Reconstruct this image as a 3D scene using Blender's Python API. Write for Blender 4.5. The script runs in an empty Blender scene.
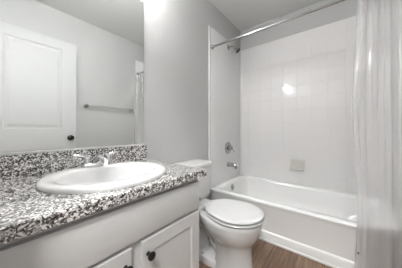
import bpy, bmesh, math, random
from mathutils import Vector, Matrix
random.seed(4)
SC = bpy.context.scene
C = SC.collection
PI = math.pi

# ------------------------------------------------------------------ camera
cam_d = bpy.data.cameras.new('camera'); cam = bpy.data.objects.new('camera', cam_d); C.objects.link(cam)
cam_d.sensor_width = 36.0
cam_d.lens = 175.179 / 402 * 36
cam_d.shift_y = -3.55 / 402
cam_d.clip_start = 0.02
cam.location = (0, -1.1489, 0.9924)
cam.rotation_euler = (PI / 2, 0, math.radians(38.5907) - PI / 2)
SC.camera = cam

# ------------------------------------------------------------------ world, exposure
w = bpy.data.worlds.new('world'); SC.world = w; w.use_nodes = True
w.node_tree.nodes['Background'].inputs[0].default_value = (0.95, 0.97, 1.0, 1)
w.node_tree.nodes['Background'].inputs[1].default_value = 0.6
SC.view_settings.view_transform = 'Standard'
SC.view_settings.look = 'None'
SC.view_settings.gamma = 1
SC.view_settings.use_curve_mapping = False
SC.view_settings.exposure = 2.22
BULB = 27.0      # emission of the vanity light's glass
HALL_FILL = 29.0      # emission of the unseen hallway fill light, added to brighten the room

# ------------------------------------------------------------------ materials
def mat(name, col, rough=0.5, metal=0.0, coat=0.0, spec=0.5, bump=None, emit=0.0):
    m = bpy.data.materials.new(name); m.use_nodes = True
    nt = m.node_tree; b = nt.nodes['Principled BSDF']
    b.inputs['Base Color'].default_value = (*col, 1)
    b.inputs['Roughness'].default_value = rough
    b.inputs['Metallic'].default_value = metal
    b.inputs['Coat Weight'].default_value = coat
    b.inputs['Specular IOR Level'].default_value = spec
    if emit:
        b.inputs['Emission Color'].default_value = (1, 1, 1, 1)
        b.inputs['Emission Strength'].default_value = emit
    if bump:
        tc = nt.nodes.new('ShaderNodeTexCoord'); n = nt.nodes.new('ShaderNodeTexNoise')
        n.inputs['Scale'].default_value = bump[0]; n.inputs['Detail'].default_value = 3
        bp = nt.nodes.new('ShaderNodeBump'); bp.inputs['Strength'].default_value = bump[1]
        bp.inputs['Distance'].default_value = bump[2]
        nt.links.new(tc.outputs['Object'], n.inputs['Vector'])
        nt.links.new(n.outputs['Fac'], bp.inputs['Height'])
        nt.links.new(bp.outputs['Normal'], b.inputs['Normal'])
    return m

M_wall = mat('wall_paint', (0.53, 0.53, 0.525), 0.7, bump=(45, 0.35, 0.006))
M_ceil = mat('ceiling_paint', (0.68, 0.68, 0.665), 0.8, bump=(60, 0.25, 0.005))
M_trim = mat('white_trim', (0.80, 0.80, 0.79), 0.35)
M_door = mat('door_paint', (0.58, 0.58, 0.58), 0.6)
M_cab = mat('cabinet_paint', (0.62, 0.62, 0.615), 0.38)
M_cab_in = mat('cabinet_inside', (0.55, 0.53, 0.5), 0.6)
M_ceramic = mat('white_ceramic', (0.68, 0.68, 0.675), 0.12, coat=0.4)
M_plastic = mat('white_plastic', (0.66, 0.66, 0.655), 0.25)
M_tub = mat('tub_enamel', (0.83, 0.83, 0.82), 0.15, coat=0.3)
M_chrome = mat('chrome', (0.78, 0.78, 0.79), 0.10, metal=1)
M_nickel = mat('brushed_nickel', (0.46, 0.455, 0.45), 0.15, metal=1)
M_satin = mat('satin_chrome', (0.72, 0.72, 0.71), 0.33, metal=1)
M_black = mat('black_metal', (0.008, 0.008, 0.008), 0.3)
M_dark = mat('dark_rubber', (0.03, 0.03, 0.03), 0.5)
M_soap = mat('soap_dish_plastic', (0.62, 0.61, 0.57), 0.3)
M_mirror = mat('mirror_glass', (0.90, 0.92, 0.91), 0.005, metal=1)
M_edge = mat('mirror_edge', (0.35, 0.40, 0.38), 0.15, metal=0.4)
M_bulb = mat('lit_glass', (0.9, 0.9, 0.9), 0.3, emit=BULB)
M_hall_fill = mat('hall_fill_glow', (0.9, 0.9, 0.9), 0.3, emit=HALL_FILL)

def nd(nt, t, **k):
    n = nt.nodes.new(t)
    for a, v in k.items(): setattr(n, a, v)
    return n

def granite():
    m = bpy.data.materials.new('granite'); m.use_nodes = True; nt = m.node_tree; b = nt.nodes['Principled BSDF']
    L = nt.links.new
    tc = nd(nt, 'ShaderNodeTexCoord')
    wn = nd(nt, 'ShaderNodeTexNoise'); wn.inputs['Scale'].default_value = 90
    L(tc.outputs['Object'], wn.inputs['Vector'])
    mx = nd(nt, 'ShaderNodeVectorMath', operation='MULTIPLY_ADD'); mx.inputs[1].default_value = (0.006,) * 3
    L(wn.outputs['Color'], mx.inputs[0]); L(tc.outputs['Object'], mx.inputs[2])
    v = nd(nt, 'ShaderNodeTexVoronoi'); v.inputs['Scale'].default_value = 210
    L(mx.outputs[0], v.inputs['Vector'])
    sp = nd(nt, 'ShaderNodeSeparateColor'); L(v.outputs['Color'], sp.inputs[0])
    # clumping noise shifts the cell lottery so the dark grains gather
    n2 = nd(nt, 'ShaderNodeTexNoise'); n2.inputs['Scale'].default_value = 85; n2.inputs['Detail'].default_value = 2
    L(tc.outputs['Object'], n2.inputs['Vector'])
    mr = nd(nt, 'ShaderNodeMapRange'); mr.inputs['From Min'].default_value = 0.3; mr.inputs['From Max'].default_value = 0.7
    mr.inputs['To Min'].default_value = -0.25; mr.inputs['To Max'].default_value = 0.25
    L(n2.outputs['Fac'], mr.inputs['Value'])
    ad = nd(nt, 'ShaderNodeMath', operation='ADD'); L(sp.outputs[0], ad.inputs[0]); L(mr.outputs[0], ad.inputs[1])
    cr = nd(nt, 'ShaderNodeValToRGB'); e = cr.color_ramp; e.interpolation = 'CONSTANT'
    stops = [(0, (0.012, 0.011, 0.010)), (0.13, (0.055, 0.050, 0.047)), (0.28, (0.16, 0.140, 0.126)), (0.43, (0.31, 0.287, 0.265)), (0.58, (0.54, 0.525, 0.505)), (0.72, (0.82, 0.81, 0.80))]
    e.elements[0].position = 0; e.elements[0].color = (*stops[0][1], 1)
    e.elements[1].position = stops[1][0]; e.elements[1].color = (*stops[1][1], 1)
    for p, c in stops[2:]:
        x = e.elements.new(p); x.color = (*c, 1)
    L(ad.outputs[0], cr.inputs[0]); L(cr.outputs[0], b.inputs['Base Color'])
    b.inputs['Roughness'].default_value = 0.12; b.inputs['IOR'].default_value = 1.7; b.inputs['Coat Weight'].default_value = 1.0
    return m
M_granite = granite()

def planks():
    m = bpy.data.materials.new('wood_planks'); m.use_nodes = True; nt = m.node_tree; b = nt.nodes['Principled BSDF']
    L = nt.links.new
    tc = nd(nt, 'ShaderNodeTexCoord')
    mp = nd(nt, 'ShaderNodeMapping'); mp.inputs['Location'].default_value = (0.3, 0.0, 0)
    L(tc.outputs['Object'], mp.inputs[0])
    br = nd(nt, 'ShaderNodeTexBrick'); br.offset = 0.37
    br.inputs['Color1'].default_value = (0.235, 0.150, 0.097, 1); br.inputs['Color2'].default_value = (0.32, 0.215, 0.145, 1)
    br.inputs['Mortar'].default_value = (0.07, 0.045, 0.03, 1)
    br.inputs['Scale'].default_value = 1; br.inputs['Mortar Size'].default_value = 0.002
    br.inputs['Brick Width'].default_value = 1.2; br.inputs['Row Height'].default_value = 0.176
    L(mp.outputs[0], br.inputs[0])
    m2 = nd(nt, 'ShaderNodeMapping'); m2.inputs['Scale'].default_value = (2.5, 38, 1)
    L(tc.outputs['Object'], m2.inputs[0])
    n = nd(nt, 'ShaderNodeTexNoise'); n.inputs['Scale'].default_value = 1.6; n.inputs['Detail'].default_value = 6; n.inputs['Distortion'].default_value = 0.6
    L(m2.outputs[0], n.inputs[0])
    cr = nd(nt, 'ShaderNodeValToRGB'); cr.color_ramp.elements[0].position = 0.3; cr.color_ramp.elements[0].color = (0.5, 0.48, 0.46, 1)
    cr.color_ramp.elements[1].position = 0.7; cr.color_ramp.elements[1].color = (1.15, 1.12, 1.1, 1)
    L(n.outputs[0], cr.inputs[0])
    mx = nd(nt, 'ShaderNodeMix', data_type='RGBA', blend_type='MULTIPLY'); mx.inputs[0].default_value = 1
    L(br.outputs[0], mx.inputs[6]); L(cr.outputs[0], mx.inputs[7]); L(mx.outputs[2], b.inputs['Base Color'])
    b.inputs['Roughness'].default_value = 0.42
    return m
M_floor = planks()

def tile_mat():
    # faux tile moulded in the long panel: shallow grooves every 152 mm
    m = bpy.data.materials.new('moulded_tile'); m.use_nodes = True; nt = m.node_tree; b = nt.nodes['Principled BSDF']
    L = nt.links.new
    b.inputs['Base Color'].default_value = (0.84, 0.825, 0.82, 1); b.inputs['Roughness'].default_value = 0.09
    tc = nd(nt, 'ShaderNodeTexCoord')
    br = nd(nt, 'ShaderNodeTexBrick'); br.offset = 0.0; br.squash = 1
    mp = nd(nt, 'ShaderNodeMapping'); mp.inputs['Rotation'].default_value = (0, 0, 0)
    sx = nd(nt, 'ShaderNodeSeparateXYZ'); L(tc.outputs['Object'], sx.inputs[0])
    cb = nd(nt, 'ShaderNodeCombineXYZ')
    a1 = nd(nt, 'ShaderNodeMath', operation='ADD'); a1.inputs[1].default_value = 0.582 + 0.152 * 20
    a2 = nd(nt, 'ShaderNodeMath', operation='ADD'); a2.inputs[1].default_value = -1.541 + 0.1475 * 20
    L(sx.outputs[1], a1.inputs[0]); L(sx.outputs[2], a2.inputs[0])
    L(a1.outputs[0], cb.inputs[0]); L(a2.outputs[0], cb.inputs[1]); L(cb.outputs[0], br.inputs[0])
    br.inputs['Color1'].default_value = (1, 1, 1, 1); br.inputs['Color2'].default_value = (1, 1, 1, 1); br.inputs['Mortar'].default_value = (0, 0, 0, 1)
    br.inputs['Scale'].default_value = 1; br.inputs['Mortar Size'].default_value = 0.0035; br.inputs['Mortar Smooth'].default_value = 1.0
    br.inputs['Brick Width'].default_value = 0.152; br.inputs['Row Height'].default_value = 0.1475
    n = nd(nt, 'ShaderNodeTexNoise'); n.inputs['Scale'].default_value = 12; n.inputs['Detail'].default_value = 2
    L(tc.outputs['Object'], n.inputs[0])
    ms = nd(nt, 'ShaderNodeMath', operation='MULTIPLY'); ms.inputs[1].default_value = 1.0; L(n.outputs[0], ms.inputs[0])
    b1 = nd(nt, 'ShaderNodeBump'); b1.inputs['Strength'].default_value = 0.75; b1.inputs['Distance'].default_value = 0.0024
    L(br.outputs[0], b1.inputs['Height'])
    b2 = nd(nt, 'ShaderNodeBump'); b2.inputs['Strength'].default_value = 0.08; b2.inputs['Distance'].default_value = 0.004
    L(ms.outputs[0], b2.inputs['Height']); L(b1.outputs[0], b2.inputs['Normal'])
    L(b2.outputs[0], b.inputs['Normal'])
    return m
M_tile = tile_mat()
M_panel = mat('acrylic_panel', (0.82, 0.82, 0.815), 0.2, bump=(6, 0.12, 0.004))

def vinyl():
    m = bpy.data.materials.new('clear_vinyl'); m.use_nodes = True; nt = m.node_tree; L = nt.links.new
    nt.nodes.remove(nt.nodes['Principled BSDF']); out = nt.nodes['Material Output']
    tr = nd(nt, 'ShaderNodeBsdfTransparent'); tr.inputs[0].default_value = (0.99, 0.985, 0.985, 1)
    tl = nd(nt, 'ShaderNodeBsdfTranslucent'); tl.inputs[0].default_value = (0.96, 0.945, 0.945, 1)
    df = nd(nt, 'ShaderNodeBsdfDiffuse'); df.inputs[0].default_value = (0.96, 0.945, 0.945, 1)
    m1 = nd(nt, 'ShaderNodeMixShader'); m1.inputs[0].default_value = 0.5; L(tl.outputs[0], m1.inputs[1]); L(df.outputs[0], m1.inputs[2])
    m2 = nd(nt, 'ShaderNodeMixShader'); m2.inputs[0].default_value = 0.32; L(tr.outputs[0], m2.inputs[1]); L(m1.outputs[0], m2.inputs[2])
    gl = nd(nt, 'ShaderNodeBsdfGlossy'); gl.inputs['Roughness'].default_value = 0.07
    fr = nd(nt, 'ShaderNodeFresnel'); fr.inputs[0].default_value = 1.45
    m3 = nd(nt, 'ShaderNodeMixShader'); L(fr.outputs[0], m3.inputs[0]); L(m2.outputs[0], m3.inputs[1]); L(gl.outputs[0], m3.inputs[2])
    L(m3.outputs[0], out.inputs[0])
    return m
M_vinyl = vinyl()

# ------------------------------------------------------------------ mesh helpers
def bm_new(): return bmesh.new()

def box(bm, x0, x1, y0, y1, z0, z1, bev=0.0, seg=2):
    r = bmesh.ops.create_cube(bm, size=1.0)
    vs = r['verts']
    for v in vs:
        v.co = Vector(((x0 + x1) / 2 + v.co.x * (x1 - x0), (y0 + y1) / 2 + v.co.y * (y1 - y0), (z0 + z1) / 2 + v.co.z * (z1 - z0)))
    if bev:
        es = list({e for v in vs for e in v.link_edges})
        bmesh.ops.bevel(bm, geom=es, offset=bev, segments=seg, affect='EDGES', profile=0.5)

def rings(bm, rs, cap0=True, cap1=True):
    """loft a list of closed point rings"""
    vv = [[bm.verts.new(p) for p in r] for r in rs]
    n = len(vv[0])
    for a, b in zip(vv, vv[1:]):
        for i in range(n):
            bm.faces.new((a[i], a[(i + 1) % n], b[(i + 1) % n], b[i]))
    if cap0: bm.faces.new(list(reversed(vv[0])))
    if cap1: bm.faces.new(vv[-1])
    return vv

def lathe(bm, prof, mtx=Matrix(), n=24, cap0=True, cap1=True):
    """prof: list of (radius, height) along local z"""
    rings(bm, [[mtx @ Vector((r * math.cos(2 * PI * i / n), r * math.sin(2 * PI * i / n), h)) for i in range(n)] for r, h in prof], cap0, cap1)

def tube(bm, pts, rad, n=12, caps=True):
    """swept tube; rad a number, or a list (a number or (a,b) per point)"""
    pts = [Vector(p) for p in pts]; rs = []
    up = None
    for i, p in enumerate(pts):
        t = (pts[min(i + 1, len(pts) - 1)] - pts[max(i - 1, 0)]).normalized()
        if up is None:
            up = Vector((0, 0, 1)) if abs(t.z) < 0.9 else Vector((1, 0, 0))
        sd = t.cross(up).normalized(); up = sd.cross(t).normalized()
        r = rad[i] if isinstance(rad, (list, tuple)) else rad
        ra, rb = r if isinstance(r, (list, tuple)) else (r, r)
        rs.append([p + sd * ra * math.cos(2 * PI * k / n) + up * rb * math.sin(2 * PI * k / n) for k in range(n)])
    rings(bm, rs, caps, caps)

def obj(name, bm, m, parent=None, smooth=True, angle=40):
    bmesh.ops.recalc_face_normals(bm, faces=bm.faces)
    me = bpy.data.meshes.new(name); bm.to_mesh(me); bm.free()
    if smooth:
        for p in me.polygons: p.use_smooth = True
        me.set_sharp_from_angle(angle=math.radians(angle))
    me.materials.append(m)
    o = bpy.data.objects.new(name, me); C.objects.link(o)
    if parent: o.parent = parent; o.matrix_parent_inverse = Matrix.Translation(-parent.location)
    return o

def tag(o, label=None, cat=None, group=None, kind=None):
    if label: o['label'] = label
    if cat: o['category'] = cat
    if group: o['group'] = group
    if kind: o['kind'] = kind
    return o

def thing(name, loc, label, cat, group=None):
    o = bpy.data.objects.new(name, None); o.empty_display_size = 0.05; C.objects.link(o); o.location = loc
    return tag(o, label, cat, group)

def struct(name, boxes, m, parent=None, bev=0.0):
    bm = bm_new()
    for b in boxes: box(bm, *b, bev=bev)
    o = obj(name, bm, m, parent, smooth=bool(bev))
    if parent is None: o['kind'] = 'structure'
    return o

def ROT(axis, to_loc):  # local z -> axis
    q = Vector((0, 0, 1)).rotation_difference(Vector(axis))
    return Matrix.Translation(to_loc) @ q.to_matrix().to_4x4()

# ------------------------------------------------------------------ room
XL, XR, YF, H = -0.03, 2.375, -1.524, 2.44      # left wall, long wall, front wall, ceiling
HX = -1.35
struct('floor', [(HX, XR + 0.1, -3.0, 0.1 + 1.0, -0.1, 0)], M_floor)
struct('ceiling', [(HX, XR + 0.1, -3.0, 1.1, H, H + 0.1)], M_ceil)
struct('wall_back', [(XL, XR + 0.1, 0, 0.1, 0, H)], M_wall)
struct('wall_right', [(XR, XR + 0.1, YF, 0, 0, H)], M_wall)
struct('wall_front', [(XL, XR + 0.1, YF - 0.1, YF, 0, H)], M_wall)
# left wall: doorway from y=-1.47 to -0.70, 2.06 high
struct('wall_left', [(XL - 0.11, XL, -0.69, 1.1, 0, H), (XL - 0.11, XL, -3.0, -1.478, 0, H), (XL - 0.11, XL, -1.478, -0.69, 2.075, H)], M_wall)
struct('trim_1', [(XL - 0.122, XL + 0.0, -1.478, -1.462, 0, 2.06), (XL - 0.122, XL, -0.706, -0.69, 0, 2.06), (XL - 0.122, XL, -1.478, -0.69, 2.06, 2.075),
                  (XL - 0.125, XL - 0.11, -0.70, -0.63, 0, 2.13), (XL - 0.125, XL - 0.11, -1.54, -1.47, 0, 2.13), (XL - 0.125, XL - 0.11, -1.47, -0.70, 2.065, 2.13)], M_trim)
struct('wall_hall', [(HX - 0.1, HX, -3.0, 1.1, 0, H), (HX - 0.1, XL, -3.1, -3.0, 0, H), (HX - 0.1, XL, 1.1, 1.2, 0, H)], M_wall)
struct('baseboard_back', [(0.77, 1.57, -0.014, 0, 0, 0.09)], M_trim, bev=0.002)
struct('baseboard_front', [(XL, 1.57, YF, YF + 0.014, 0, 0.09)], M_trim, bev=0.002)
struct('baseboard_hall', [(HX, HX + 0.014, -3.0, 1.1, 0, 0.09)], M_trim, bev=0.002)

# door leaf, swung open against the front wall
def door_leaf():
    x0, x1, y0, y1, z0, z1 = -0.02, 0.736, -1.474, -1.438, 0.012, 2.0514
    bm = bm_new()
    box(bm, x0, x1, y0 + 0.006, y1 - 0.006, z0, z1)
    L_, R_ = 0.128, 0.594
    rows = [(z0, 0.22), (0.785, 1.010), (1.945, z1)]
    for sgn in (0, 1):
        ya, yb = ((y1 - 0.006, y1) if sgn else (y0, y0 + 0.006))
        box(bm, x0, L_, ya, yb, z0, z1); box(bm, R_, x1, ya, yb, z0, z1)
        for a, b in rows: box(bm, L_, R_, ya, yb, a, b)
    d = obj('door_1', bm, M_door, smooth=False); d['kind'] = 'structure'
    # raised fields with sloped edges
    for a, b in ((0.22, 0.785), (1.010, 1.945)):
        bm = bm_new()
        for s, yb in ((1, y1 - 0.006), (-1, y0 + 0.006)):
            def rc(i, h): return [(L_ + i, yb + s * h, a + i), (R_ - i, yb + s * h, a + i), (R_ - i, yb + s * h, b - i), (L_ + i, yb + s * h, b - i)]
            rings(bm, [rc(0.0, 0.003), rc(0.012, -0.002), rc(0.020, -0.001), rc(0.045, 0.005)], False, True)
        obj('door_panel', bm, M_door, d, smooth=False)
    bm = bm_new()
    for s, yy in ((1, y1), (-1, y0)):
        lathe(bm, [(0.0, 0), (0.033, 0.0), (0.033, 0.004), (0.026, 0.009), (0.012, 0.012), (0.011, 0.022), (0.018, 0.027), (0.027, 0.034), (0.029, 0.042), (0.024, 0.048 if s > 0 else .045), (0.0, 0.0495 if s > 0 else .046)],
              ROT((0, s, 0), (0.676, yy, 0.905)), 24, False, False) if s > 0 else None
    k = obj('door_knob', bm, M_black, d); k['label'] = 'black round door knob'
    bm = bm_new()
    for z in (0.25, 1.05, 1.85):
        tube(bm, [(x0 - 0.002, y1 + 0.006, z - 0.045), (x0 - 0.002, y1 + 0.006, z + 0.045)], 0.006, 10)
    obj('door_hinge', bm, M_black, d)
door_leaf()

# ------------------------------------------------------------------ tub surround
SX = 1.58          # open edge of the alcove
def surround():
    zt, zb = 2.154, 0.3502
    bm = bm_new(); box(bm, 2.36, XR, YF, 0, zb, zt, 0.002)
    tag(obj('tiled_surround_panel', bm, M_tile), 'long glossy white tub surround panel moulded with square tiles', 'shower wall panel')
    for ya, yb, s, lab in ((-0.012, 0, 1, 'smooth white end panel of the tub surround carrying the shower head and valve'), (YF, YF + 0.012, -1, 'smooth white end panel at the near end of the tub, behind the clear curtain')):
        t = thing('end_surround_panel', (SX, ya, 0.352), lab, 'shower wall panel')
        bm = bm_new(); box(bm, SX + 0.0085, 2.3595, ya, yb, zb, zt, 0.002)
        # rounded inside corner strip
        yy = -0.0122 if s > 0 else YF + 0.0122
        arc = [(2.3595 - 0.022 * (1 - math.sin(a)), yy - s * 0.022 * (1 - math.cos(a))) for a in [PI / 2 * k / 5 for k in range(6)]]
        pr = arc + [(2.3595, yy)]
        rings(bm, [[(x, y, zb) for x, y in pr], [(x, y, zt - 0.002) for x, y in pr]])
        obj('panel', bm, M_panel, t)
        bm = bm_new(); tube(bm, [(2.352, yy - s * 0.008, zb + 0.001), (2.352, yy - s * 0.008, zt - 0.003)], 0.0075, 12)  # bead added to catch light as the corner's bright highlight line
        obj('corner_highlight_bead', bm, M_trim, t)
        bm = bm_new()
        box(bm, SX - 0.008, SX + 0.008, *((-0.016, 0) if s > 0 else (YF, YF + 0.016)), 0.0, zt + 0.003, 0.003)
        obj('edge_strip', bm, M_plastic, t)
surround()

# ------------------------------------------------------------------ bathtub
def rrect(x0, x1, y0, y1, r, z, n=6):
    pts = []
    for cx, cy, a0 in ((x1 - r, y1 - r, 0), (x0 + r, y1 - r, PI / 2), (x0 + r, y0 + r, PI), (x1 - r, y0 + r, 1.5 * PI)):
        for k in range(n + 1):
            a = a0 + PI / 2 * k / n; pts.append((cx + r * math.cos(a), cy + r * math.sin(a), z))
    return pts
def bathtub():
    t = thing('bathtub', (1.95, -0.76, 0), 'white alcove bathtub with plain apron beside the toilet', 'bathtub')
    Z = 0.350; x0, x1, y0, y1 = 1.588, XR - 0.001, YF + 0.001, -0.001
    bm = bm_new()
    R = [rrect(x0 + 0.014, x1, y0, y1, 0.004, 0.02), rrect(x0 + 0.014, x1, y0, y1, 0.004, Z - 0.05),
         rrect(x0 + 0.004, x1, y0, y1, 0.004, Z - 0.03), rrect(x0, x1, y0, y1, 0.004, Z - 0.018), rrect(x0 + 0.002, x1, y0, y1, 0.005, Z - 0.006), rrect(x0 + 0.009, x1 - .004, y0 + .004, y1 - .004, 0.008, Z),
         rrect(x0 + 0.055, 2.315, y0 + 0.06, y1 - 0.065, 0.09, Z), rrect(x0 + 0.066, 2.305, y0 + 0.07, y1 - 0.074, 0.09, Z - 0.008),
         rrect(x0 + 0.074, 2.298, y0 + 0.09, y1 - 0.082, 0.09, Z - 0.03), rrect(x0 + 0.10, 2.275, y0 + 0.17, y1 - 0.105, 0.10, Z - 0.16),
         rrect(x0 + 0.13, 2.25, y0 + 0.25, y1 - 0.125, 0.11, Z - 0.25), rrect(x0 + 0.18, 2.21, y0 + 0.31, y1 - 0.17, 0.11, Z - 0.285)]
    rings(bm, R, True, True)
    obj('basin', bm, M_tub, t, angle=50)
    bm = bm_new()
    pr = [(0.0, 0.0), (0.0, 0.07), (0.004, 0.082), (0.012, 0.088), (0.022, 0.09), (0.022, 0.0)]
    rings(bm, [[(1.590 + a * 0.9, y, z) for a, z in pr] for y in (YF + .001, -0.017)])
    obj('apron_skirt', bm, M_tub, t)
    bm = bm_new()
    lathe(bm, [(0.0, 0.0), (0.036, 0.0), (0.036, 0.005), (0.028, 0.012), (0.0, 0.014)], ROT((0, -0.97, 0.2), (1.95, -0.094, 0.285)), 24, False, False)
    tube(bm, [(1.95, -0.106, 0.287), (1.95, -0.117, 0.300)], [(0.005, 0.004), (0.004, 0.004)], 8)
    obj('overflow_plate', bm, M_nickel, t)['label'] = 'round metal overflow plate with trip lever'
    bm = bm_new(); lathe(bm, [(0.0, 0.0), (0.028, 0.0), (0.026, 0.004), (0, 0.005)], Matrix.Translation((1.97, -0.28, 0.0655)), 20, False, False)
    obj('drain', bm, M_nickel, t)
bathtub()
struct('trim_2', [(1.577, 1.5895, -1.508, -0.0165, 0, 0.020)], M_trim, bev=0.006)

# soap dish on the tiled panel
def soap():
    t = thing('soap_dish', (2.36, -0.742, 0.52), 'small beige soap dish fixed low on the long tiled wall', 'soap dish')
    bm = bm_new()
    box(bm, 2.347, 2.3595, -0.818, -0.665, 0.530, 0.645, 0.005)
    obj('back_plate', bm, M_soap, t)
    bm = bm_new()
    # tray: sloped lip projecting at the bottom
    prof = [(2.350, 0.515), (2.298, 0.522), (2.290, 0.532), (2.290, 0.548), (2.297, 0.552), (2.306, 0.541), (2.350, 0.541)]
    rings(bm, [[(x, y, z) for x, z in prof] for y in (-0.812, -0.671)])
    obj('tray', bm, M_soap, t, smooth=False)
    bm = bm_new()
    for z in (0.575, 0.60, 0.622): tube(bm, [(2.347, -0.80, z), (2.347, -0.683, z)], 0.0035, 8)
    obj('ridge', bm, M_soap, t)
soap()

# ------------------------------------------------------------------ shower fittings
def shower():
    t = thing('showerhead', (1.99, -0.012, 2.06), 'brushed metal shower head angled down from high on the end wall', 'shower head')
    bm = bm_new(); lathe(bm, [(0.0, 0.0), (0.032, 0.0), (0.030, 0.006), (0.014, 0.014), (0, 0.015)], ROT((0, -1, 0), (1.99, -0.012, 2.065)), 20, False, False)
    obj('flange', bm, M_nickel, t)
    bm = bm_new(); tube(bm, [(1.99, -0.013, 2.065), (1.99, -0.05, 2.066), (1.99, -0.075, 2.060), (1.99, -0.105, 2.035)], 0.009, 12)
    obj('arm', bm, M_nickel, t)
    d = Vector((0.12, -0.66, -0.74)).normalized()
    bm = bm_new(); p = Vector((1.99, -0.10, 2.040))
    lathe(bm, [(0.0, 0), (0.013, 0.0), (0.016, 0.010), (0.013, 0.018), (0.020, 0.028), (0.035, 0.048), (0.039, 0.058), (0.039, 0.067), (0.036, 0.069)], ROT(d, p), 28, False, True)
    obj('head', bm, M_nickel, t)
    bm = bm_new(); lathe(bm, [(0.0, 0.0695), (0.033, 0.0695), (0.030, 0.072), (0.0, 0.072)], ROT(d, p), 24, False, False)
    obj('spray_face', bm, M_dark, t)['label'] = 'dark rubber spray face'
    # mixer valve
    t = thing('shower_valve', (1.98, -0.012, 0.76), 'round metal mixer valve with a single lever above the tub spout', 'valve')
    c = (1.985, -0.012, 0.768)
    bm = bm_new(); lathe(bm, [(0.0, 0.0), (0.078, 0.0), (0.078, 0.004), (0.070, 0.010), (0.045, 0.013), (0, 0.014)], ROT((0, -1, 0), c), 36, False, False)
    obj('escutcheon', bm, M_nickel, t)
    bm = bm_new(); lathe(bm, [(0.0, 0.0), (0.027, 0.0), (0.024, 0.03), (0.024, 0.045), (0.018, 0.052), (0, 0.053)], ROT((0, -1, 0), (c[0], -0.026, c[2])), 24, False, False)
    tube(bm, [(c[0], -0.064, c[2]), (c[0] + 0.03, -0.068, c[2] - 0.02), (c[0] + 0.062, -0.073, c[2] - 0.05)], [(0.012, 0.008), (0.009, 0.006), (0.007, 0.005)], 10)
    obj('lever', bm, M_nickel, t)
    # spout
    t = thing('tub_spout', (1.98, -0.012, 0.56), 'brushed metal tub spout under the mixer valve', 'spout')
    bm = bm_new()
    tube(bm, [(1.98, -0.013, 0.556), (1.98, -0.025, 0.556), (1.98, -0.05, 0.556), (1.98, -0.10, 0.554), (1.98, -0.13, 0.548), (1.98, -0.143, 0.541)],
         [0.031, 0.029, 0.025, 0.024, (0.023, 0.022), (0.016, 0.014)], 20)
    obj('body', bm, M_nickel, t)
    bm = bm_new(); lathe(bm, [(0.0, 0.0), (0.016, 0.0), (0.016, 0.02), (0, 0.021)], Matrix.Translation((1.98, -0.125, 0.517)), 18, False, False)
    obj('outlet', bm, M_dark, t)
    bm = bm_new(); lathe(bm, [(0.0, 0), (0.0045, 0.0), (0.0045, 0.012), (0.007, 0.015), (0.006, 0.021), (0, 0.022)], Matrix.Translation((1.98, -0.125, 0.570)), 12, False, False)
    obj('diverter_knob', bm, M_nickel, t)
shower()

def rod():
    zr, xr = 1.931, 1.622
    t = thing('shower_rod', (xr, -0.012, zr), 'straight metal shower rod spanning the tub between end walls', 'shower rod')
    bm = bm_new(); tube(bm, [(xr, -0.016, zr), (xr, YF + 0.016, zr)], 0.0115, 20)
    obj('rod_tube', bm, M_nickel, t)
    for y, s in ((-0.012, -1), (YF + 0.012, 1)):
        bm = bm_new(); lathe(bm, [(0.0, 0.0), (0.026, 0.0), (0.026, 0.006), (0.020, 0.012), (0.017, 0.026), (0.0118, 0.027)], ROT((0, s, 0), (xr, y, zr)), 24, False, False)
        obj('flange', bm, M_nickel, t)
rod()

def curtain():
    xr, zr = 1.604, 1.931
    t = thing('shower_curtain', (xr, -1.37, 0.03), 'clear vinyl shower curtain bunched in folds at the near end of the rod', 'shower curtain')
    n, nz = 300, 50
    y0, y1 = -1.232, -1.508
    folds = 5
    zt, zb = 1.885, 0.035
    bm = bm_new(); g = []
    for j in range(nz + 1):
        v = j / nz; z = zt + (zb - zt) * v
        row = []
        for i in range(n + 1):
            u = i / n
            env = 1 - 0.75 * min(1, max(0, (v - 0.25) / 0.5))
            ph = 2 * PI * folds * u
            amp = 0.013 * env * (0.75 + 0.5 * math.sin(7.3 * u + 1.0))
            lo = 0.008 * (1 - env) * math.sin(2 * PI * 3.1 * u + 0.8)
            xc = 1.600 - 0.052 * min(1, v / 0.75)
            x = xc + amp * math.sin(ph + 0.5 * math.sin(2.2 * v + 5 * u)) + lo + 0.003 * math.sin(5 * v + 13 * u)
            y = y0 + 0.010 + (y1 - y0 - 0.010) * u + 0.006 * env * math.sin(2 * ph) - 0.012 * (1 - u) ** 3 * math.cos(2.6 * v * PI)
            row.append(bm.verts.new((x if j else xc + (x - xc) * .5, y, z)))
        g.append(row)
    for a, b in zip(g, g[1:]):
        for i in range(n): bm.faces.new((a[i], a[i + 1], b[i + 1], b[i]))
    o = obj('curtain_sheet', bm, M_vinyl, t, angle=180)
    # hem band at the leading edge and rings on the rod
    bm = bm_new(); lathe(bm, [(0.0, 0.0), (0.006, 0.0), (0.006, 0.003), (0, 0.0032)], ROT((-1, 0, 0), (xr - 0.068, -1.2385, 0.192)), 14, False, False)
    obj('hem_magnet', bm, M_dark, t)['label'] = 'small dark round magnet near the bottom corner'
    for k in range(12):
        y = y0 - 0.012 - k * (y0 - y1 - 0.02) / 11.0
        bm = bm_new()
        pts = [(1.618 + 0.021 * math.cos(a) - 0.004, y, zr - 0.010 + 0.030 * math.sin(a)) for a in [2 * PI * q / 18 for q in range(18)]]
        # closed ring
        rr = []
        for q in range(18):
            p = Vector(pts[q]); tn = (Vector(pts[(q + 1) % 18]) - Vector(pts[q - 1])).normalized(); nn = tn.cross(Vector((0, 1, 0)))
            rr.append([p + nn * 0.0018 * math.cos(e) + Vector((0, 1, 0)) * 0.0018 * math.sin(e) for e in [2 * PI * f / 6 for f in range(6)]])
        rings(bm, rr + [rr[0]], False, False)
        bmesh.ops.remove_doubles(bm, verts=bm.verts, dist=1e-6)
        obj('curtain_ring', bm, M_plastic, t)
curtain()

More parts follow.
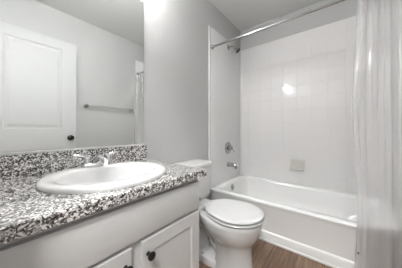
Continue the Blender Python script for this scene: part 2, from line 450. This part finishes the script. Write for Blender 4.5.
# ------------------------------------------------------------------ vanity
VX0, VX1, VF = -0.028, 0.745, -0.532
def vanity():
    t = thing('vanity_cabinet', (0.35, -0.27, 0), 'white two-door vanity cabinet under the granite countertop', 'cabinet')
    bm = bm_new()
    box(bm, VX0, VX0 + 0.016, VF + 0.018, -0.003, 0.0, 0.739); box(bm, VX1 - 0.016, VX1, VF + 0.018, -0.003, 0, 0.739)
    box(bm, VX0 + 0.016, VX1 - 0.016, VF + 0.018, -0.003, 0.10, 0.116); box(bm, VX0 + 0.016, VX1 - 0.016, -0.012, -0.003, 0.116, 0.739)
    box(bm, VX0 + 0.016, VX1 - 0.016, VF + 0.075, VF + 0.09, 0.0, 0.10)
    obj('carcass', bm, M_cab, t, smooth=False)
    bm = bm_new(); f0, f1 = VF, VF + 0.018
    box(bm, VX0, VX1, f0, f1, 0.700, 0.739); box(bm, VX0, VX1, f0, f1, 0.545, 0.600); box(bm, VX0, VX1, f0, f1, 0.10, 0.135)
    box(bm, VX0, VX0 + 0.04, f0, f1, 0.135, 0.545); box(bm, VX1 - 0.038, VX1, f0, f1, 0.135, 0.545); box(bm, 0.34, 0.386, f0, f1, 0.135, 0.545)
    box(bm, VX0, VX0 + 0.04, f0, f1, 0.600, 0.700); box(bm, VX1 - 0.038, VX1, f0, f1, 0.600, 0.700)
    obj('face_frame', bm, M_cab, t, smooth=False)
    bm = bm_new(); box(bm, -0.008, 0.733, VF - 0.020, VF - 0.0005, 0.579, 0.720, 0.0015)
    obj('drawer_front', bm, M_cab, t)
    for nm, a, b, kx in (('door', -0.008, 0.343, 0.318), ('door', 0.386, 0.733, 0.412)):
        z0, z1, st = 0.125, 0.562, 0.056
        bm = bm_new()
        ya, yb = VF - 0.0195, VF - 0.0005
        def rr(i, y): return [(a + i, y, z0 + i), (b - i, y, z0 + i), (b - i, y, z1 - i), (a + i, y, z1 - i)]
        rings(bm, [rr(0, yb), rr(0, ya + 0.002), rr(0.002, ya), rr(st, ya), rr(st + 0.004, ya + 0.003), rr(st + 0.006, ya + 0.006)], True, True)
        d = obj('door', bm, M_cab, t, smooth=False)
        bm = bm_new()
        lathe(bm, [(0.0, 0), (0.009, 0.0), (0.008, 0.003), (0.006, 0.008), (0.0065, 0.016), (0.013, 0.019), (0.0165, 0.023), (0.0165, 0.028), (0.012, 0.032), (0.0, 0.033)],
              ROT((0, -1, 0), (kx, ya, 0.505)), 20, False, False)
        k = obj('knob', bm, M_black); k.parent = d; k.matrix_parent_inverse = Matrix()
        k['label'] = 'black round knob'
vanity()

SCX, SCY, SRX, SRY = 0.388, -0.290, 0.264, 0.247
def countertop():
    t = thing('countertop', (0.37, -0.28, 0.74), 'speckled grey and black granite vanity countertop with matching backsplash', 'countertop')
    x0, x1, y0, y1, z0, z1 = -0.029, 0.770, -0.572, -0.001, 0.742, 0.780
    n = 96; e = 0.003
    angs = [2 * PI * i / n for i in range(n)]
    def rect(i, z):
        out = []
        for a in angs:
            dx, dy = math.cos(a), math.sin(a)
            k = min(((x1 - i - SCX) if dx > 0 else (SCX - x0 - i)) / max(1e-9, abs(dx)), ((y1 - i - SCY) if dy > 0 else (SCY - y0 - i)) / max(1e-9, abs(dy)))
            out.append(Vector((SCX + dx * k, SCY + dy * k, z)))
        for cx, cy in ((x1 - i, y1 - i), (x0 + i, y1 - i), (x0 + i, y0 + i), (x1 - i, y0 + i)):
            q = min(range(n), key=lambda m: (out[m].x - cx) ** 2 + (out[m].y - cy) ** 2); out[q] = Vector((cx, cy, z))
        return out
    def ell(z, k=0.93): return [Vector((SCX + SRX * k * math.cos(a), SCY + SRY * k * math.sin(a), z)) for a in angs]
    bm = bm_new()
    R = [ell(z0), rect(e, z0), rect(0, z0 + e), rect(0, z1 - e), rect(e, z1), ell(z1), ell(z0)]
    rings(bm, R, False, False); bmesh.ops.remove_doubles(bm, verts=bm.verts, dist=1e-6)
    obj('slab', bm, M_granite, t, smooth=False)
    bm = bm_new(); box(bm, -0.029, 0.770, -0.020, -0.0005, 0.7802, 0.884, 0.0015)
    obj('backsplash', bm, M_granite, t, smooth=False)
countertop()

def sink():
    t = thing('sink', (SCX, SCY, 0.78), 'white oval drop-in sink set in the granite countertop', 'sink')
    n = 72
    def e(cx, cy, rx, ry, z): return [(cx + rx * math.cos(2 * PI * i / n), cy + ry * math.sin(2 * PI * i / n), z) for i in range(n)]
    ix, iy = 0.385, -0.302
    R = [e(SCX, SCY, SRX, SRY, 0.7805), e(SCX, SCY, SRX + 0.001, SRY + .001, 0.790), e(SCX, SCY, SRX - 0.004, SRY - 0.004, 0.797), e(SCX, SCY, SRX - 0.014, SRY - 0.014, 0.8005),
         e((SCX + ix) / 2, (SCY + iy) / 2, 0.236, 0.204, 0.800), e(ix, iy, 0.216, 0.170, 0.7985), e(ix, iy, 0.209, 0.163, 0.794), e(ix, iy, 0.202, 0.156, 0.782), e(ix, iy, 0.190, 0.144, 0.745),
         e(ix, iy, 0.165, 0.122, 0.700), e(ix, iy, 0.120, 0.088, 0.668), e(ix, iy, 0.06, 0.045, 0.655), e(ix, iy, 0.025, 0.025, 0.651)]
    out = [e(ix, iy, 0.03, 0.03, 0.640), e(ix, iy, 0.13, 0.10, 0.655), e(ix, iy, 0.178, 0.134, 0.695), e(ix, iy, 0.200, 0.155, 0.745), e(SCX, SCY, 0.225, 0.20, 0.775), e(SCX, SCY, 0.240, 0.224, 0.7805)]
    bm = bm_new(); rings(bm, out + R, True, True)
    obj('basin', bm, M_ceramic, t, angle=60)
    bm = bm_new(); lathe(bm, [(0.0, 0.0), (0.022, 0.0), (0.021, 0.003), (0.012, 0.0035), (0, 0.006)], Matrix.Translation((ix, iy, 0.6513)), 24, False, False)
    obj('drain', bm, M_chrome, t)['label'] = 'round chrome drain'
    bm = bm_new(); lathe(bm, [(0.0, 0.0), (0.010, 0.0), (0.010, 0.002), (0, 0.0022)], ROT((0, 0.97, 0.25), (ix, -0.4485, 0.747)), 16, False, False)
    obj('overflow_hole', bm, M_dark, t)
sink()

def faucet():
    fx, fy, z0 = 0.398, -0.108, 0.8012
    t = thing('faucet', (fx, fy, z0), 'chrome two-handle faucet at the back of the oval sink', 'faucet')
    bm = bm_new()
    rings(bm, [[(fx + a * math.copysign(abs(math.cos(q)) ** 0.6, math.cos(q)), fy + b * math.copysign(abs(math.sin(q)) ** 0.6, math.sin(q)), z0 + z) for q in [2 * PI * i / 40 for i in range(40)]]
               for a, b, z in ((0.078, 0.026, 0), (0.078, 0.026, 0.008), (0.072, 0.021, 0.015), (0.060, 0.016, 0.017))])
    obj('base_plate', bm, M_chrome, t)
    bm = bm_new()
    P = [(fx, fy + 0.006, z0 + 0.012), (fx, fy + 0.002, z0 + 0.024), (fx, fy - 0.014, z0 + 0.034), (fx, fy - 0.045, z0 + 0.036), (fx, fy - 0.085, z0 + 0.031), (fx, fy - 0.100, z0 + 0.024)]
    tube(bm, P, [(0.027, 0.019), (0.027, 0.018), (0.026, 0.016), (0.024, 0.014), (0.021, 0.013), (0.018, 0.010)], 16)
    obj('spout', bm, M_chrome, t)
    bm = bm_new(); lathe(bm, [(0.0025, 0), (0.0025, 0.035), (0.005, 0.038), (0.005, 0.044), (0.0, 0.046)], Matrix.Translation((fx, fy + 0.020, z0 + 0.014)), 10, True, False)
    obj('lift_rod', bm, M_chrome, t)
    for s in (-1, 1):
        hx = fx + s * 0.052
        bm = bm_new()
        lathe(bm, [(0.0, 0.0), (0.019, 0.0), (0.018, 0.012), (0.013, 0.026), (0.013, 0.036), (0.015, 0.042), (0.012, 0.050), (0, 0.053)], Matrix.Translation((hx, fy, z0 + 0.012)), 20, False, False)
        tube(bm, [(hx - s * 0.004, fy, z0 + 0.054), (hx + s * 0.022, fy - 0.003, z0 + 0.060), (hx + s * 0.060, fy - 0.006, z0 + 0.066), (hx + s * 0.066, fy - 0.006, z0 + 0.066)],
             [(0.010, 0.008), (0.010, 0.007), (0.011, 0.006), (0.006, 0.003)], 12)
        obj('handle', bm, M_chrome, t)
faucet()

# ------------------------------------------------------------------ mirror
def mirror():
    t = thing('mirror', (0.36, -0.001, 0.886), 'large frameless wall mirror above the granite backsplash', 'mirror')
    bm = bm_new(); box(bm, -0.02, 0.750, -0.0055, -0.001, 0.888, 1.955)
    obj('backing', bm, M_edge, t, smooth=False)
    bm = bm_new(); box(bm, -0.0195, 0.7495, -0.0062, -0.0056, 0.8885, 1.9545)
    obj('glass', bm, M_mirror, t, smooth=False)
    for x in (0.09, 0.735):
        bm = bm_new(); box(bm, x - 0.009, x + 0.009, -0.011, -0.0063, 1.938, 1.960, 0.002); box(bm, x - 0.009, x + 0.009, -0.011, -0.001, 1.956, 1.972, 0.002)
        obj('clip', bm, M_plastic, t)
    bm = bm_new(); box(bm, -0.02, 0.752, -0.0095, -0.0063, 0.8845, 0.894, 0.001)
    obj('bottom_channel', bm, M_plastic, t)
mirror()

# ------------------------------------------------------------------ vanity light
def vanity_light():
    zc = 2.24
    t = thing('vanity_light', (0.41, -0.001, zc), 'chrome vanity light bar with three lit glass shades above the mirror', 'wall lamp')
    bm = bm_new(); box(bm, 0.15, 0.71, -0.030, -0.001, zc - 0.045, zc + 0.045, 0.008)
    obj('back_plate', bm, M_chrome, t)
    for x in (0.22, 0.43, 0.64):
        bm = bm_new(); tube(bm, [(x, -0.030, zc), (x, -0.065, zc + 0.006), (x, -0.090, zc - 0.012), (x, -0.095, zc - 0.04)], 0.009, 10)
        lathe(bm, [(0.0, 0), (0.022, 0.0), (0.024, 0.018), (0, 0.02)], Matrix.Translation((x, -0.095, zc - 0.058)), 18, False, False)
        obj('arm', bm, M_chrome, t)
        bm = bm_new(); lathe(bm, [(0.0, 0.0), (0.028, 0.001), (0.046, 0.012), (0.052, 0.035), (0.048, 0.065), (0.034, 0.085), (0.021, 0.09), (0, 0.09)], Matrix.Translation((x, -0.095, zc - 0.150)), 24, False, False)
        obj('glass_shade', bm, M_bulb, t)
vanity_light()

def added_fill_lamp(name, x, y, m, label, r=0.15):
    t = thing(name, (x, y, H), label, 'ceiling lamp')
    bm = bm_new(); lathe(bm, [(0, 0), (r + 0.012, 0.0), (r + 0.012, -0.02), (r, -0.025), (0, -0.025)], Matrix.Translation((x, y, H - 0.0005)), 32, False, False)
    obj('fill_lamp_base', bm, M_plastic, t)
    bm = bm_new(); lathe(bm, [(0.0, -0.075), (r * 0.5, -0.068), (r * 0.85, -0.048), (r, -0.026), (0, -0.026)], Matrix.Translation((x, y, H)), 32, False, False)
    obj('fill_diffuser', bm, m, t)
added_fill_lamp('added_fill_lamp', -0.72, -1.42, M_hall_fill, 'round fill light added out of view in the hallway to brighten the bathroom', 0.2)  # unseen lamp shape, added as fill light through the doorway

# ------------------------------------------------------------------ towel bar on the front wall (seen in the mirror)
def towel_bar():
    z = 1.318; yb = YF + 0.062
    t = thing('towel_bar', (1.18, YF, z), 'metal towel bar on the grey wall, seen in the mirror', 'towel bar')
    bm = bm_new(); tube(bm, [(0.86, yb, z), (1.50, yb, z)], 0.0095, 14)
    obj('bar', bm, M_satin, t)
    for x in (0.865, 1.495):
        bm = bm_new(); lathe(bm, [(0.0, 0.0), (0.024, 0.0), (0.024, 0.006), (0.012, 0.014), (0.011, 0.045), (0.015, 0.052), (0.015, 0.072), (0.011, 0.076), (0, 0.077)], ROT((0, 1, 0), (x, YF, z)), 20, False, False)
        obj('post', bm, M_nickel, t)
towel_bar()

# ------------------------------------------------------------------ toilet
TX = 1.14
def egg(cx, yb, yf, ym, hw, z, n=40, pb=2.6, wback=None):
    """closed outline: widest at ym, back at yb (squarish), front at yf (elliptic)"""
    pts = []
    for i in range(n):
        a = 2 * PI * i / n; c, s = math.cos(a), math.sin(a)
        if s <= 0:
            x = hw * c; y = ym + (ym - yf) * s
        else:
            x = hw * math.copysign(abs(c) ** (2 / pb), c); y = ym + (yb - ym) * abs(s) ** (2 / pb)
            if wback: x *= 1 - (1 - wback) * ((y - ym) / (yb - ym)) ** 1.3
        pts.append((cx + x, y, z))
    return pts
def toilet():
    t = thing('toilet', (TX, -0.4, 0), 'white two-piece toilet with closed lid between the vanity and the tub', 'toilet')
    bm = bm_new()
    rings(bm, [egg(TX, -0.40, -0.690, -0.55, 0.116, 0.0), egg(TX, -0.40, -0.685, -0.55, 0.112, 0.02), egg(TX, -0.41, -0.675, -0.55, 0.105, 0.06), egg(TX, -0.41, -0.672, -0.55, 0.102, 0.14), egg(TX, -0.40, -0.675, -0.55, 0.104, 0.195),
               egg(TX, -0.37, -0.690, -0.545, 0.120, 0.222), egg(TX, -0.34, -0.708, -0.54, 0.145, 0.248), egg(TX, -0.315, -0.724, -0.54, 0.164, 0.280), egg(TX, -0.295, -0.736, -0.54, 0.176, 0.320),
               egg(TX, -0.285, -0.742, -0.54, 0.180, 0.352), egg(TX, -0.285, -0.742, -0.54, 0.180, 0.370), egg(TX, -0.29, -0.737, -0.54, 0.175, 0.379)])
    obj('bowl', bm, M_ceramic, t, angle=60)
    bm = bm_new()   # trapway: curved passage behind the bowl
    tube(bm, [(TX, -0.44, 0.10), (TX, -0.40, 0.17), (TX, -0.345, 0.245), (TX, -0.285, 0.262), (TX, -0.235, 0.215), (TX, -0.225, 0.14), (TX, -0.235, 0.03), (TX, -0.235, 0.002)],
         [(0.060, .05), (0.072, .052), (0.080, 0.050), (0.082, 0.048), (0.080, 0.050), (0.076, 0.052), (0.080, 0.06), (0.085, 0.065)], 24)
    obj('trapway', bm, M_ceramic, t, angle=60)
    bm = bm_new()   # foot flange
    rings(bm, [egg(TX, -0.165, -0.56, -0.36, 0.105, 0.0, pb=4), egg(TX, -0.165, -0.56, -0.36, 0.104, 0.03, pb=4), egg(TX, -0.172, -0.55, -0.36, 0.098, 0.042, pb=4), egg(TX, -0.185, -0.54, -0.36, 0.085, 0.046, pb=4)])
    obj('foot', bm, M_ceramic, t)
    bm = bm_new()   # deck under the tank
    rings(bm, [egg(TX, -0.06, -0.42, -0.25, 0.090, 0.285, pb=5), egg(TX, -0.045, -0.44, -0.25, 0.125, 0.335, pb=5), egg(TX, -0.04, -0.45, -0.25, 0.135, 0.365, pb=5), egg(TX, -0.045, -0.44, -0.25, 0.130, 0.374, pb=5)])
    obj('deck', bm, M_ceramic, t, angle=50)
    bm = bm_new()   # tank, a little narrower at its foot
    rings(bm, [rrect(TX - 0.170, TX + 0.170, -0.185, -0.035, 0.03, 0.376), rrect(TX - 0.190, TX + 0.190, -0.198, -0.022, 0.03, 0.392), rrect(TX - 0.198, TX + 0.198, -0.203, -0.020, 0.025, 0.43),
               rrect(TX - 0.207, TX + 0.207, -0.208, -0.018, 0.022, 0.672), rrect(TX - 0.204, TX + 0.204, -0.205, -0.02, 0.02, 0.674)])
    obj('tank', bm, M_ceramic, t)
    bm = bm_new()
    rings(bm, [rrect(TX - 0.205, TX + 0.205, -0.208, -0.016, 0.022, 0.6745), rrect(TX - 0.216, TX + 0.216, -0.222, -0.012, 0.026, 0.678), rrect(TX - 0.217, TX + 0.217, -0.223, -0.011, 0.026, 0.697),
               rrect(TX - 0.211, TX + 0.211, -0.217, -0.016, 0.024, 0.705)])
    obj('tank_lid', bm, M_ceramic, t)
    bm = bm_new()   # flush lever at the upper left of the tank front
    lathe(bm, [(0, 0), (0.014, 0.0), (0.013, 0.008), (0.007, 0.012), (0, 0.013)], ROT((0, -1, 0), (TX - 0.155, -0.208, 0.62)), 16, False, False)
    tube(bm, [(TX - 0.155, -0.222, 0.62), (TX - 0.125, -0.226, 0.617), (TX - 0.085, -0.226, 0.610)], [(0.007, 0.005), (0.007, 0.005), (0.009, 0.005)], 10)
    obj('flush_lever', bm, M_chrome, t)
    bm = bm_new(); lathe(bm, [(0, 0), (0.010, 0.0), (0.010, 0.003), (0.007, 0.004), (0.0065, 0.002), (0, 0.002)], ROT((0, -1, 0), (TX + 0.03, -0.2035, 0.408)), 16, False, False)
    obj('emblem', bm, M_nickel, t)['label'] = 'small round grey mark low on the tank'
    S = dict(pb=2.8)
    def so(d, z):
        base = egg(TX, -0.338, -0.754, -0.550, 0.184, 0, n=64, pb=4.0, wback=0.68)
        k = 1 - d / 0.184; cy = -0.55
        return [(TX + (x - TX) * k, cy + (y - cy) * k, z) for x, y, _ in base]
    bm = bm_new(); rings(bm, [so(0.034, 0.3795), so(0.032, 0.3895), so(0.002, 0.390), so(-0.002, 0.395), so(0.001, 0.399), so(0.012, 0.4005)])
    obj('seat', bm, M_plastic, t)
    bm = bm_new(); rings(bm, [so(0.036, 0.401), so(0.034, 0.4105), so(0.003, 0.411), so(0.0, 0.415), so(0.002, 0.421), so(0.008, 0.4245), so(0.03, 0.4265), so(0.08, 0.4275)])
    obj('seat_lid', bm, M_plastic, t)
    for s in (-1, 1):
        bm = bm_new(); box(bm, TX + s * 0.070 - 0.020, TX + s * 0.070 + 0.020, -0.334, -0.304, 0.375, 0.408, 0.006)
        obj('hinge', bm, M_plastic, t)
        bm = bm_new(); lathe(bm, [(0, 0), (0.015, 0.0), (0.014, 0.012), (0.008, 0.018), (0, 0.019)], Matrix.Translation((TX + s * 0.072, -0.315, 0.044)), 16, False, False)
        obj('bolt_cap', bm, M_plastic, t)
toilet()
